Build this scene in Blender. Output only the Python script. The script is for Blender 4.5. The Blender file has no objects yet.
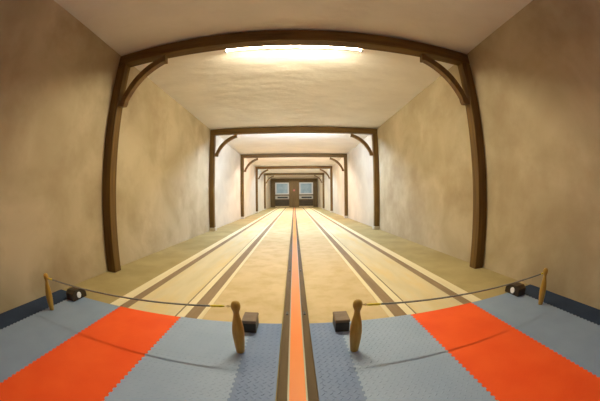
import bpy, bmesh, math, random
from mathutils import Matrix, Vector, noise
random.seed(7)
scene = bpy.context.scene
COL = scene.collection

# ------------------------------------------------------------------ helpers
def finish(name, bm, mat, parent=None, smooth=False, bevel=0.0):
    me = bpy.data.meshes.new(name)
    bmesh.ops.recalc_face_normals(bm, faces=bm.faces)
    bm.to_mesh(me); bm.free()
    if smooth:
        for p in me.polygons: p.use_smooth = True
    me.materials.append(mat)
    o = bpy.data.objects.new(name, me); COL.objects.link(o)
    if parent: o.parent = parent
    if bevel:
        b = o.modifiers.new('bevel', 'BEVEL'); b.width = bevel; b.segments = 2; b.limit_method = 'ANGLE'
    return o

def box(bm, x0, x1, y0, y1, z0, z1, cuts=0):
    v = [bm.verts.new((x, y, z)) for x in (x0, x1) for y in (y0, y1) for z in (z0, z1)]
    for f in ((0,1,3,2),(4,6,7,5),(0,4,5,1),(2,3,7,6),(0,2,6,4),(1,5,7,3)):
        bm.faces.new([v[i] for i in f])

def boxobj(name, dims, mat, parent=None, bevel=0.0):
    bm = bmesh.new(); box(bm, *dims)
    return finish(name, bm, mat, parent, False, bevel)

def thing(name, label, cat, loc=(0,0,0), group=None):
    o = bpy.data.objects.new(name, None); COL.objects.link(o); o.location = loc
    o.empty_display_size = .1
    tag(o, label, cat, group); return o

def tag(o, label, cat, group=None):
    o['label'] = label; o['category'] = cat
    if group: o['group'] = group
    return o

def struct(o):
    o['kind'] = 'structure'; return o

def dup(root, loc, label):
    r = root.copy(); COL.objects.link(r); r.location = loc; r['label'] = label
    for ch in list(root.children):
        c = ch.copy(); COL.objects.link(c); c.parent = r
        for g in list(ch.children):
            d = g.copy(); COL.objects.link(d); d.parent = c
    return r

def lathe(bm, prof, n=28, axis='z', c=(0,0,0)):
    rings = []
    for r, h in prof:
        ring = []
        for i in range(n):
            a = 2*math.pi*i/n
            if axis == 'z': p = (c[0]+r*math.cos(a), c[1]+r*math.sin(a), c[2]+h)
            else: p = (c[0]+h, c[1]+r*math.cos(a), c[2]+r*math.sin(a))
            ring.append(bm.verts.new(p))
        rings.append(ring)
    for a, b in zip(rings, rings[1:]):
        for i in range(n):
            bm.faces.new((a[i], a[(i+1)%n], b[(i+1)%n], b[i]))
    bm.faces.new(rings[0]); bm.faces.new(list(reversed(rings[-1])))

def tube(bm, pts, r, n=10):
    rings = []
    for k, p in enumerate(pts):
        p = Vector(p)
        t = (Vector(pts[min(k+1, len(pts)-1)]) - Vector(pts[max(k-1, 0)])).normalized()
        u = t.cross(Vector((0,1,0)));  u = u.normalized() if u.length > .01 else Vector((1,0,0))
        w = t.cross(u).normalized()
        rr = r[k] if isinstance(r, (list, tuple)) else r
        rings.append([bm.verts.new(p + rr*(math.cos(2*math.pi*i/n)*u + math.sin(2*math.pi*i/n)*w)) for i in range(n)])
    for a, b in zip(rings, rings[1:]):
        for i in range(n): bm.faces.new((a[i], a[(i+1)%n], b[(i+1)%n], b[i]))
    bm.faces.new(rings[0]); bm.faces.new(list(reversed(rings[-1])))

# ------------------------------------------------------------------ materials
def base_mat(name, col, rough=.6, spec=.5, metal=0.0):
    m = bpy.data.materials.new(name); m.use_nodes = True
    b = m.node_tree.nodes['Principled BSDF']
    b.inputs['Base Color'].default_value = (*col, 1); b.inputs['Roughness'].default_value = rough
    b.inputs['Specular IOR Level'].default_value = spec; b.inputs['Metallic'].default_value = metal
    return m, m.node_tree, b

def mix_mat(name, c1, c2, scale=(1,1,1), nscale=3.0, detail=4, lo=.35, hi=.65, rough=.6, spec=.4, bump=0.0,
            bscale=None, c3=None, s3=1.0, dist=0.0, bdist=.01):
    """two-tone noise, optional third tone from a second noise, optional bump"""
    m, nt, b = base_mat(name, c1, rough, spec)
    N, L = nt.nodes.new, nt.links.new
    tc = N('ShaderNodeTexCoord'); mp = N('ShaderNodeMapping'); mp.inputs['Scale'].default_value = scale
    L(tc.outputs['Object'], mp.inputs['Vector'])
    no = N('ShaderNodeTexNoise'); no.inputs['Scale'].default_value = nscale; no.inputs['Detail'].default_value = detail
    no.inputs['Distortion'].default_value = dist
    L(mp.outputs[0], no.inputs['Vector'])
    cr = N('ShaderNodeValToRGB'); cr.color_ramp.elements[0].position = lo; cr.color_ramp.elements[1].position = hi
    cr.color_ramp.elements[0].color = (*c1, 1); cr.color_ramp.elements[1].color = (*c2, 1)
    L(no.outputs['Fac'], cr.inputs[0]); out = cr.outputs[0]
    if c3 is not None:
        n3 = N('ShaderNodeTexNoise'); n3.inputs['Scale'].default_value = s3; n3.inputs['Detail'].default_value = 5
        n3.inputs['Roughness'].default_value = .6
        L(mp.outputs[0], n3.inputs['Vector'])
        r3 = N('ShaderNodeValToRGB'); r3.color_ramp.elements[0].position = .45; r3.color_ramp.elements[1].position = .72
        mx = N('ShaderNodeMix'); mx.data_type = 'RGBA'
        L(n3.outputs['Fac'], r3.inputs[0]); L(r3.outputs[0], mx.inputs[0]); L(out, mx.inputs[6])
        mx.inputs[7].default_value = (*c3, 1); out = mx.outputs[2]
    L(out, b.inputs['Base Color'])
    if bump:
        nb = N('ShaderNodeTexNoise'); nb.inputs['Scale'].default_value = bscale or nscale*4; nb.inputs['Detail'].default_value = 6
        L(mp.outputs[0], nb.inputs['Vector'])
        bp = N('ShaderNodeBump'); bp.inputs['Strength'].default_value = bump; bp.inputs['Distance'].default_value = bdist
        L(nb.outputs['Fac'], bp.inputs['Height']); L(bp.outputs[0], b.inputs['Normal'])
    return m

def wood(name, dark, light, axis, rough=.5, stretch=14):
    s = [stretch]*3; s['xyz'.index(axis)] = 1.0
    return mix_mat(name, dark, light, scale=tuple(s), nscale=1.6, detail=6, lo=.3, hi=.7, rough=rough, spec=.22, bump=.25, bscale=5, dist=.6, bdist=.004)

M = {}
M['wall'] = mix_mat('plaster_wall', (.41,.335,.215), (.57,.48,.335), nscale=1.3, detail=6, lo=.3, hi=.7, rough=.85, spec=.15,
                    bump=.35, bscale=9, c3=(.35,.27,.17), s3=1.1, dist=.6, bdist=.008)
# beyond the second frame the bays' whiter light is mixed into the plaster colour
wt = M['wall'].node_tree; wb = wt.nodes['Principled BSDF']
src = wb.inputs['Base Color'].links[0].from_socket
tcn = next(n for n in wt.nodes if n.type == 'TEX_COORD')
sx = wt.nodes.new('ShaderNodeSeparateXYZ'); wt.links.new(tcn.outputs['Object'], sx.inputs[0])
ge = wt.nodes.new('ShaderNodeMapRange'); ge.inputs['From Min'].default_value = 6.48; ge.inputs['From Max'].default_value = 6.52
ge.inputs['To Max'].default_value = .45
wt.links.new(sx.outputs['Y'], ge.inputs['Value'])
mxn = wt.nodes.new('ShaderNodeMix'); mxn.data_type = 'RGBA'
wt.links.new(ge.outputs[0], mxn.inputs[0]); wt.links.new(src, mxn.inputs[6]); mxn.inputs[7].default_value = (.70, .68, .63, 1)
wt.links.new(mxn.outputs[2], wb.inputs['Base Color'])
M['ceil'] = mix_mat('ceiling_paint', (.74,.70,.66), (.82,.78,.74), scale=(1,1.6,1), nscale=1.2, detail=5, rough=.9, spec=.1, bump=.5,
                    bscale=2.6, dist=.4, bdist=.03)
M['floor'] = mix_mat('screed_floor', (.36,.285,.125), (.44,.35,.165), nscale=2.2, detail=8, rough=.75, spec=.2, bump=.2, bscale=30, c3=(.30,.235,.10), s3=1.4)
M['apron'] = mix_mat('tan_board', (.56,.43,.235), (.62,.48,.275), nscale=3, detail=8, rough=.6, spec=.18, c3=(.49,.36,.17), s3=5)
M['lane'] = mix_mat('pale_lane', (.62,.53,.33), (.69,.60,.40), scale=(3,.6,1), nscale=2.5, detail=7, rough=.65, spec=.15, c3=(.70,.54,.26), s3=1.7)
M['strip'] = mix_mat('cream_strip', (.72,.62,.40), (.78,.69,.47), scale=(6,.5,1), nscale=3, rough=.65, spec=.15)
M['brownstrip'] = mix_mat('brown_strip', (.24,.165,.095), (.30,.21,.125), scale=(5,.6,1), nscale=3, detail=7, rough=.65, spec=.15)
M['line'] = base_mat('dark_line', (.16,.12,.08), .6)[0]
for a in 'xz':
    M['timber_'+a] = wood('timber_'+a, (.085,.043,.010), (.17,.095,.022), a)
M['timber_b'] = mix_mat('timber_brace', (.10,.048,.010), (.18,.095,.022), nscale=9, detail=6, rough=.5, bump=.2, bdist=.004)
M['rail'] = wood('rail_wood', (.075,.045,.014), (.13,.082,.03), 'y', .6)
M['orange'] = mix_mat('orange_track', (.86,.22,.02), (.92,.29,.05), scale=(2,.4,1), nscale=2, rough=.5, spec=.5)
M['trim'] = base_mat('pale_metal', (.42,.38,.28), .5, .5, .3)[0]
M['bolt'] = base_mat('dark_steel', (.05,.045,.04), .4, .5, .7)[0]
def mat_rubber(name, c1, c2, bump=.25):
    return mix_mat(name, c1, c2, nscale=4, detail=6, rough=.5, spec=.35, bump=bump, bscale=70, bdist=.003)
M['m_grey'] = mat_rubber('grey_mat', (.235,.32,.465), (.265,.355,.50))
M['m_grey_in'] = mat_rubber('grey_plate_mat', (.30,.40,.57), (.34,.44,.61))
M['m_orange'] = mat_rubber('orange_mat', (.93,.095,.014), (.98,.12,.02))
M['m_dark'] = mix_mat('navy_mat', (.028,.045,.085), (.036,.056,.10), nscale=4, rough=.75, spec=.12)
M['m_plate'] = mat_rubber('slate_plate_mat', (.165,.24,.42), (.195,.27,.45))
M['pin'] = mix_mat('pin_wood', (.40,.23,.03), (.52,.33,.055), scale=(6,6,1), nscale=9, detail=5, rough=.35, spec=.5)
M['clip'] = mix_mat('yellow_clip', (.85,.70,.03), (.95,.80,.08), nscale=40, rough=.35)
M['cord'] = mix_mat('grey_cord', (.20,.20,.18), (.32,.32,.29), nscale=120, rough=.6)
M['brass'] = base_mat('brass', (.55,.40,.15), .3, .5, .9)[0]
M['blk'] = mix_mat('black_casing', (.022,.018,.014), (.035,.028,.02), nscale=20, rough=.4, bump=.2, bdist=.002)
M['lid'] = mix_mat('brown_lid', (.15,.10,.06), (.21,.145,.09), scale=(1,4,1), nscale=14, rough=.4)
M['case'] = mix_mat('brown_casing', (.022,.014,.008), (.045,.028,.014), nscale=14, rough=.4)
M['white'] = base_mat('white_disc', (.85,.85,.88), .3)[0]
M['cab'] = wood('cabinet_wood', (.07,.040,.007), (.13,.078,.018), 'z', .5, 6)
M['cab_lt'] = wood('cabinet_post_wood', (.12,.07,.015), (.19,.115,.03), 'z', .5, 6)
M['cab_dk'] = wood('cabinet_panel_wood', (.035,.023,.007), (.07,.046,.014), 'x', .5, 6)
M['frame'] = base_mat('window_frame_paint', (.62,.63,.62), .6, .2)[0]
M['pale'] = mix_mat('pale_panel', (.34,.32,.27), (.42,.40,.34), nscale=3, rough=.5)
M['slot'] = base_mat('slot_black', (.012,.012,.012), .7)[0]
M['red'] = base_mat('red_disc', (.55,.13,.08), .4)[0]
M['fix'] = base_mat('fixture_white', (.6,.6,.62), .5)[0]
# glass pane of far windows
m, nt, b = base_mat('pane_glass', (.20,.29,.36), .35, .2); M['pane'] = m
N, L = nt.nodes.new, nt.links.new
tc = N('ShaderNodeTexCoord'); n1 = N('ShaderNodeTexNoise'); n1.inputs['Scale'].default_value = 2.2
cr = N('ShaderNodeValToRGB'); cr.color_ramp.elements[0].color = (.20,.30,.37,1); cr.color_ramp.elements[1].color = (.33,.44,.53,1)
cr.color_ramp.elements[0].position = .35; cr.color_ramp.elements[1].position = .7
L(tc.outputs['Object'], n1.inputs['Vector']); L(n1.outputs['Fac'], cr.inputs[0]); L(cr.outputs[0], b.inputs['Base Color'])

def emit(name, col, s):
    m = bpy.data.materials.new(name); m.use_nodes = True; nt = m.node_tree; nt.nodes.clear()
    e = nt.nodes.new('ShaderNodeEmission'); e.inputs[0].default_value = (*col, 1); e.inputs[1].default_value = s
    o = nt.nodes.new('ShaderNodeOutputMaterial'); nt.links.new(e.outputs[0], o.inputs[0]); return m

# ------------------------------------------------------------------ room shell
XL, XR, ZC, YB, YF = -2.117, 2.119, 2.563, -2.9, 24.6
def grid_plane(name, fn, nu, nv, mat):
    bm = bmesh.new()
    V = [[bm.verts.new(fn(i/nu, j/nv)) for j in range(nv+1)] for i in range(nu+1)]
    for i in range(nu):
        for j in range(nv): bm.faces.new((V[i][j], V[i+1][j], V[i+1][j+1], V[i][j+1]))
    return finish(name, bm, mat, None, True)
struct(boxobj('floor', (XL-.2, XR+.2, YB, YF+.2, -.2, 0), M['floor']))
def wob(x, y, z, a): return a*noise.noise(Vector((x, y*.7, z)))
def ceil_fn(u, v):
    x = XL-.05+(XR-XL+.1)*u; y = YB+(YF-YB)*v
    return (x, y, ZC + .012*noise.noise(Vector((x*1.1, y*1.1, 3))))
o = struct(grid_plane('ceiling', ceil_fn, 40, 240, M['ceil']))
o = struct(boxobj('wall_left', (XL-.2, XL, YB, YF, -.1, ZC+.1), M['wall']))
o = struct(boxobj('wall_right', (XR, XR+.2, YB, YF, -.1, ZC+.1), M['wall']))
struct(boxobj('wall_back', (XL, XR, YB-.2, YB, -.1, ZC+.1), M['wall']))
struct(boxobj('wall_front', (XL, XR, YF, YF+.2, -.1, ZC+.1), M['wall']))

# ------------------------------------------------------------------ timber frames
PW, PD, BH = .125, .125, .145
def brace_bm(s, xp, zt):
    """curved knee brace, s=+1 for the left side (arches towards +x)"""
    bm = bmesh.new()
    P0, P1, P2 = (0.036, zt-.56), (0.17, zt-.16), (.57, zt-.042)   # distances from the post's inner face
    inner, outer = [], []
    n = 18
    for k in range(n+1):
        t = k/n
        x = (1-t)**2*P0[0]+2*t*(1-t)*P1[0]+t*t*P2[0]; z = (1-t)**2*P0[1]+2*t*(1-t)*P1[1]+t*t*P2[1]
        dx = 2*(1-t)*(P1[0]-P0[0])+2*t*(P2[0]-P1[0]); dz = 2*(1-t)*(P1[1]-P0[1])+2*t*(P2[1]-P1[1])
        l = math.hypot(dx, dz); nx, nz = -dz/l, dx/l
        w = .034 + .008*math.sin(math.pi*t)
        outer.append((x+nx*w, z+nz*w)); inner.append((x-nx*w, z-nz*w))
    # pointed nib at each end of the underside
    inner[0] = (inner[0][0]+.012, inner[0][1]+.012); inner[-1] = (inner[-1][0]+.0, inner[-1][1]-.018)
    inner[1] = (inner[1][0]+.014, inner[1][1])
    outer = [(max(a, .0), min(b, zt+.0)) for a, b in outer]; 
    outer[-1] = (outer[-1][0], zt); outer[0] = (0.0, outer[0][1])
    y0, y1 = .02, .095
    rows = []
    for (a, b), (c, d) in zip(outer, inner):
        rows.append([bm.verts.new((xp+s*a, y0, b)), bm.verts.new((xp+s*c, y0, d)), bm.verts.new((xp+s*c, y1, d)), bm.verts.new((xp+s*a, y1, b))])
    for A, B in zip(rows, rows[1:]):
        for i in range(4): bm.faces.new((A[i], A[(i+1)%4], B[(i+1)%4], B[i]))
    bm.faces.new(rows[0]); bm.faces.new(list(reversed(rows[-1])))
    return bm
def make_frame(loc, label, z0):
    t = thing('timber_frame', label, 'frame', loc, 'timber frames spanning the alley')
    zb = ZC-.008-BH
    for s, xw in ((1, XL+.003), (-1, XR-.003)):
        xs = sorted((xw, xw+s*PW))
        boxobj('post', (xs[0], xs[1], 0, PD, z0, zb), M['timber_z'], t, .008)
        finish('brace', brace_bm(s, xw+s*PW+s*.001, zb-.001), M['timber_b'], t, False, .004)
    boxobj('beam', (XL+.003, XR-.003, -.004, PD+.004, zb+.001, ZC-.014), M['timber_x'], t, .008)
    return t
FY = [2.391, 6.466, 10.51, 14.74, 18.85]
FL = ['nearest and largest dark timber frame with curved knee braces',
      'second timber frame from the viewer, standing on pale wall plinths',
      'third timber frame from the viewer, midway down the alley',
      'fourth timber frame from the viewer, reddish in warm light',
      'farthest and smallest timber frame, nearest the windowed partition']
make_frame((0, FY[0], 0), FL[0], 0.0)
second = make_frame((0, FY[1], 0), FL[1], 0.085)
for y, l in zip(FY[2:], FL[2:]): dup(second, (0, y, 0), l)
WH = ['second', 'third', 'fourth', 'farthest']
for k, y in enumerate(FY[1:]):
    for s, xw, side in ((1, XL, 'left'), (-1, XR, 'right')):
        xs = sorted((xw+s*.001, xw+s*.15))
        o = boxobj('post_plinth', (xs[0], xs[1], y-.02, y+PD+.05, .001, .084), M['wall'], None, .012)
        tag(o, f'low pale plinth under the {side} post of the {WH[k]} timber frame', 'plinth', 'plinths under the posts')

# ------------------------------------------------------------------ tube lights behind each beam
TCOL = [(1.0,.90,.62), (.62,.78,1.0), (.98,.82,.74), (.62,.82,1.0), (1.0,.90,.70)]
TSTR = [335, 700, 680, 640, 470]
TL = ['bright tube light on the ceiling behind the nearest timber beam', 'tube light on the ceiling behind the second timber beam',
      'tube light on the ceiling behind the third timber beam', 'tube light on the ceiling behind the fourth timber beam',
      'tube light on the ceiling behind the farthest timber beam']
for k, y in enumerate(FY):
    t = thing('tube_light', TL[k], 'light', (0, y+.225, 0), 'tube lights behind the beams')
    hw = .78 if k == 0 else 1.3
    boxobj('housing', (-hw, hw, -.09, .09, 2.50, ZC-.012), M['fix'], t, .005)
    bm = bmesh.new(); lathe(bm, [(.017, -hw+.03), (.019, -hw+.04), (.019, hw-.04), (.017, hw-.03)], 16, 'x', (0, 0, 2.477))
    finish('tube', bm, emit('tube_glow', TCOL[k], TSTR[k]*(.78/hw)*1.0), t, True)
    for s in (-1, 1):
        xs = sorted((s*(hw-.03), s*hw)); boxobj('end_cap', (xs[0], xs[1], -.03, .03, 2.44, 2.499), M['fix'], t, .004)
def area(name, loc, rot, sx, sy, power, col):
    l = bpy.data.lights.new(name, 'AREA'); l.shape = 'RECTANGLE'; l.size = sx; l.size_y = sy; l.energy = power; l.color = col
    o = bpy.data.objects.new(name, l); COL.objects.link(o); o.location = loc; o.rotation_euler = rot; return o
area('added_fill_uplight', (0, -1.5, 1.9), (math.pi, 0, 0), 1.2, .4, 22, (.90, .84, 1.0))  # unseen fill light added behind the camera to lift the foreground ceiling

# ------------------------------------------------------------------ bowling lanes
Y0, Y1 = 1.570, 23.4
def strip(name, s, xa, xb, z, mat, parent, ya=Y0, yb=Y1):
    xs = sorted((s*xa, s*xb)); return boxobj(name, (xs[0]+.0004, xs[1]-.0004, ya, yb, .0, z), mat, parent)
for s, side in ((-1, 'left'), (1, 'right')):
    t = thing('bowling_lane', f'long {side} bowling lane with pale bed between brown and cream stripes', 'lane', (0, 0, .001), 'bowling lanes')
    strip('edge_board', s, 1.325, 1.432, .006, M['strip'], t)
    strip('gutter_strip', s, 1.240, 1.325, .005, M['brownstrip'], t)
    strip('lane_bed', s, .826, 1.240, .006, M['lane'], t)
    strip('groove_line', s, .815, .826, .004, M['line'], t)
    strip('edge_board', s, .753, .815, .006, M['strip'], t)
    strip('gutter_strip', s, .660, .753, .005, M['brownstrip'], t)
    strip('edge_board', s, .622, .660, .006, M['strip'], t)
    strip('apron', s, .088, .622, .005, M['apron'], t)

# ------------------------------------------------------------------ ball return down the middle
t = thing('ball_return_track', 'long narrow orange track between brown rails down the middle of the floor', 'track', (0.002, 0, 0))
boxobj('track_bed', (-.0335, .0335, YB+.3, 23.5, .001, .016), M['orange'], t)
for s in (-1, 1):
    xs = sorted((s*.034, s*.040)); boxobj('metal_trim', (xs[0], xs[1], YB+.3, 23.5, .001, .024), M['trim'], t)
    xs = sorted((s*.0405, s*.082)); boxobj('rail', (xs[0], xs[1], YB+.3, 23.5, .001, .022), M['rail'], t, .003)
y = 1.70
while y < 12:
    for s in (-1, 1):
        xs = sorted((s*.05, s*.066)); boxobj('rail_bolt', (xs[0], xs[1], y-.025, y+.025, .0225, .030), M['bolt'], t, .003)
    y += 1.13

# ------------------------------------------------------------------ floor mats
PER, AMP, MT = .038, .0045, .010
def tooth(y):
    p = (y/PER) % 1.0
    return AMP*max(-1, min(1, 4.5*math.sin(2*math.pi*p)))
YM0, YM1 = YB+.35, 1.565
YS = []
k = math.floor(YM0/PER)
while k*PER < YM1+PER:
    for f in (-.036, .036, .464, .536):
        yy = (k+f)*PER
        if YM0 < yy < YM1: YS.append(yy)
    k += 1
YS = [YM0] + YS + [YM1]
def mat_strip(s, xa, xb, ja, jb, mat, label, plate=0.0, front=0.0):
    """xa nearer the track than xb; ja/jb = jagged edge there"""
    bm = bmesh.new(); rows = []
    for y in YS:
        a = xa + (tooth(y) if ja else 0) + .0006; b = xb + (tooth(y) if jb else 0) - .0006
        yy = y if y < YM1-1e-6 else y+front
        rows.append([bm.verts.new((s*a, yy, .001)), bm.verts.new((s*b, yy, .001)), bm.verts.new((s*b, yy, MT)), bm.verts.new((s*a, yy, MT))])
    for A, B in zip(rows, rows[1:]):
        for i in range(4): bm.faces.new((A[i], A[(i+1)%4], B[(i+1)%4], B[i]))
    bm.faces.new(rows[0]); bm.faces.new(list(reversed(rows[-1])))
    bmesh.ops.recalc_face_normals(bm, faces=bm.faces)
    if plate:
        PX, PY, j = .033, .0215, 0
        y = max(YM0, -1.2)+PX/2
        while y < YM1-PX*.5:
            x = xa+AMP+PX*(.45 if j % 2 else .75)
            while x < xb-AMP-PX*.4:
                ang = math.radians(42 if j % 2 else -42)
                ux, uy = math.cos(ang), math.sin(ang); L_, W_ = .0130, .0046
                top = [bm.verts.new((s*x+dx, y+dy, MT+plate)) for dx, dy in ((ux*L_*.5, uy*L_*.5), (-ux*L_*.5, -uy*L_*.5))]
                ring = [(ux*L_, uy*L_), (-uy*W_, ux*W_), (-ux*L_, -uy*L_), (uy*W_, -ux*W_)]
                rv = [bm.verts.new((s*x+dx, y+dy, MT-.0003)) for dx, dy in ring]
                bm.faces.new((rv[0], rv[1], top[0])); bm.faces.new((rv[1], rv[2], top[1])); bm.faces.new((rv[1], top[1], top[0]))
                bm.faces.new((rv[2], rv[3], top[1])); bm.faces.new((rv[3], rv[0], top[0])); bm.faces.new((rv[3], top[0], top[1]))
                x += PX
            j += 1; y += PY
    o = finish('floor_mat', bm, mat)
    return tag(o, label, 'mat', 'interlocking floor mats at the foul line')
for s, side in ((-1, 'left'), (1, 'right')):
    mat_strip(s, .0860, .272, False, True, M['m_plate'], f'narrow slate blue diamond plate mat along the {side} side of the orange track', .0022, .004)
    mat_strip(s, .272, .775, True, True, M['m_grey_in'], f'light grey plate mat between the {side} orange mat and the middle track', .0014, .003)
    mat_strip(s, .775, 1.312, True, True, M['m_orange'], f'bright orange floor mat on the {side} side', 0, -.002)
    mat_strip(s, 1.312, 1.850, True, True, M['m_grey'], f'smooth grey floor mat outside the {side} orange mat', 0, -.006)
    mat_strip(s, 1.850, 2.112, True, False, M['m_dark'], f'dark navy floor mat against the {side} wall', 0, 0.01)

# ------------------------------------------------------------------ skittle-shaped barrier posts, cords
PROF = [(.0,0),(.0195,.0),(.022,.004),(.0245,.03),(.029,.075),(.0315,.12),(.0295,.155),(.0235,.19),(.0175,.215),(.0150,.232),
        (.0155,.243),(.0195,.252),(.0235,.263),(.0245,.275),(.0225,.287),(.0165,.296),(.008,.3005),(.001,.3015)]
def pin(x, y, label, s, k=1.0, tilt=0.0):
    t = thing('skittle_post', label, 'post', (x, y, MT+.0005), 'skittle shaped posts holding the cords')
    bm = bmesh.new(); lathe(bm, [(max(r, .001)*k, h*k) for r, h in PROF], 32); finish('body', bm, M['pin'], t, True); t.rotation_euler = (0, tilt, 0)
    bm = bmesh.new()
    tube(bm, [(s*.0215*k, 0, .272*k), (s*.034*k, 0, .270*k)], .0022, 8)
    R = .0052
    pts = [(s*(.034*k+R)+R*math.cos(a), 0, .270*k+R*math.sin(a)) for a in [2*math.pi*i/12 for i in range(13)]]
    tube(bm, pts, .0016, 6)
    finish('screw_eye', bm, M['brass'], t, True)
    return t
for s, side in ((-1, 'left'), (1, 'right')):
    pin((-.288 if s < 0 else .3005), 1.205, f'upright wooden skittle post beside the black box {side} of the track', s, 1.0, -.004 if s < 0 else 0.0)
    pin(s*1.790, 1.175, f'wooden skittle post standing near the {side} wall', -s, .95, -s*.085)
    t = thing('barrier_cord', f'thin grey cord with yellow ends sagging between the {side} skittle posts', 'cord', (0, 0, 0), 'barrier cords')
    A = Vector((s*.345, 1.205, .2795)); B = Vector((s*1.737, 1.175, .2625))
    def at(u):
        p = A.lerp(B, u); p.z -= .012*4*u*(1-u); p.y -= .0; return p
    u0, u1 = .055, .955 if s < 0 else .975
    bm = bmesh.new(); tube(bm, [at(u0+(u1-u0)*i/40) for i in range(41)], .0050, 10); finish('cord', bm, M['cord'], t, True)
    for a, b in ((0, u0), (u1, 1)):
        bm = bmesh.new(); pts = [at(a+(b-a)*i/6) for i in range(7)]
        tube(bm, pts, [.003, .0062, .0068, .0055, .0068, .0062, .003], 10); finish('yellow_end', bm, M['clip'], t, True)

# ------------------------------------------------------------------ foul-line sensor boxes
for s, side in ((-1, 'left'), (1, 'right')):
    t = thing('sensor_box', f'small black box with brown lid behind the {side} inner skittle post', 'box', (s*.274, 1.494, MT+.0005), 'foul line boxes by the track')
    boxobj('casing', (-.042, .042, -.066, .064, 0, .062), M['blk'], t, .004)
    boxobj('lid', (-.044, .044, -.068, .066, .0625, .084), M['lid'], t, .005)
    t = thing('wall_sensor_box', f'small dark box with a round white disc by the {side} wall', 'box', (s*1.792, 1.505, MT+.0005), 'foul line boxes by the walls')
    bm = bmesh.new()
    prof = [(-.085, 0), (.095, 0), (.092, .045), (.055, .080), (-.050, .084), (-.085, .060)]
    a = [bm.verts.new((-.052, y, z)) for y, z in prof]; b_ = [bm.verts.new((.052, y, z)) for y, z in prof]
    n = len(prof)
    for i in range(n): bm.faces.new((a[i], a[(i+1)%n], b_[(i+1)%n], b_[i]))
    bm.faces.new(a); bm.faces.new(list(reversed(b_)))
    finish('casing', bm, M['case'], t, False, .005)
    bm = bmesh.new(); lathe(bm, [(.024, 0), (.026, .003), (.026, .008), (.023, .011)], 24, 'x', (0, 0, 0))
    d = finish('white_disc', bm, M['white'], t); d.location = (-s*.0525 if s > 0 else .0525, -.010, .040)
    if s > 0: d.rotation_euler = (0, 0, math.pi)

# ------------------------------------------------------------------ far partition with two windows
YE = 24.2
t = thing('windowed_partition', 'dark brown wooden partition with two pale windows closing the far end', 'partition', (0, YE, 0))
boxobj('back_board', (XL+.004, XR-.004, .06, .14, .002, ZC-.02), M['cab'], t)
boxobj('top_rail', (XL+.004, XR-.004, -.01, .059, 2.34, ZC-.02), M['cab'], t)
boxobj('centre_post', (-.44, .44, -.06, .059, .002, 2.339), M['cab_lt'], t, .01)
bm = bmesh.new(); lathe(bm, [(.07, 0), (.09, .02)], 16, 'x'); e = finish('round_emblem', bm, M['red'], t)
e.rotation_euler = (0, 0, -math.pi/2); e.location = (0, -.061, 1.50)
for s in (-1, 1):
    cx = s*1.07
    xs = sorted((s*1.74, s*(2.11))); boxobj('side_stile', (xs[0], xs[1], -.01, .059, .002, 2.339), M['cab'], t, .01)
    w = boxobj('window_frame', (cx-.62, cx+.62, .01, .059, 1.14, 2.20), M['frame'], t, .01)
    boxobj('pane', (cx-.50, cx+.50, -.002, .009, 1.24, 2.10), M['pane'], w)
    p = boxobj('slot_panel', (cx-.62, cx+.62, .01, .059, .72, 1.04), M['pale'], t, .01)
    boxobj('slot', (cx-.42, cx+.50, .002, .009, .80, .93), M['slot'], p)
    boxobj('lower_panel', (cx-.62, cx+.62, .0, .059, .12, .64), M['cab_dk'], t, .02)
    boxobj('kick_board', (cx-.63, cx+.63, -.10, -.02, .002, .10), M['apron'], t, .01)

# ------------------------------------------------------------------ camera: a full-frame fisheye lens
cam = bpy.data.cameras.new('camera'); co = bpy.data.objects.new('camera', cam); COL.objects.link(co)
cam.type = 'PANO'; cam.sensor_width = 36; cam.sensor_fit = 'HORIZONTAL'
cam.panorama_type = 'FISHEYE_EQUISOLID'
cam.fisheye_lens = 271.22/600*36; cam.fisheye_fov = math.radians(200)
R = [[.99973418, -.02147151, -.00839958], [.02139754, .99973232, -.00879989], [.00858627, .00861782, .999926]]
right, fwd, up = Vector(R[0]), Vector(R[1]), Vector(R[2])
co.matrix_world = Matrix(((right.x, up.x, -fwd.x, 0), (right.y, up.y, -fwd.y, 0), (right.z, up.z, -fwd.z, .8), (0, 0, 0, 1)))
cam.clip_start = .02
scene.camera = co

w = bpy.data.worlds.new('world'); scene.world = w; w.use_nodes = True
w.node_tree.nodes['Background'].inputs[0].default_value = (.02, .018, .015, 1)
scene.view_settings.view_transform = 'Standard'
scene.view_settings.look = 'None'
scene.view_settings.exposure = 0.0
scene.cycles.max_bounces = 8; scene.cycles.diffuse_bounces = 6
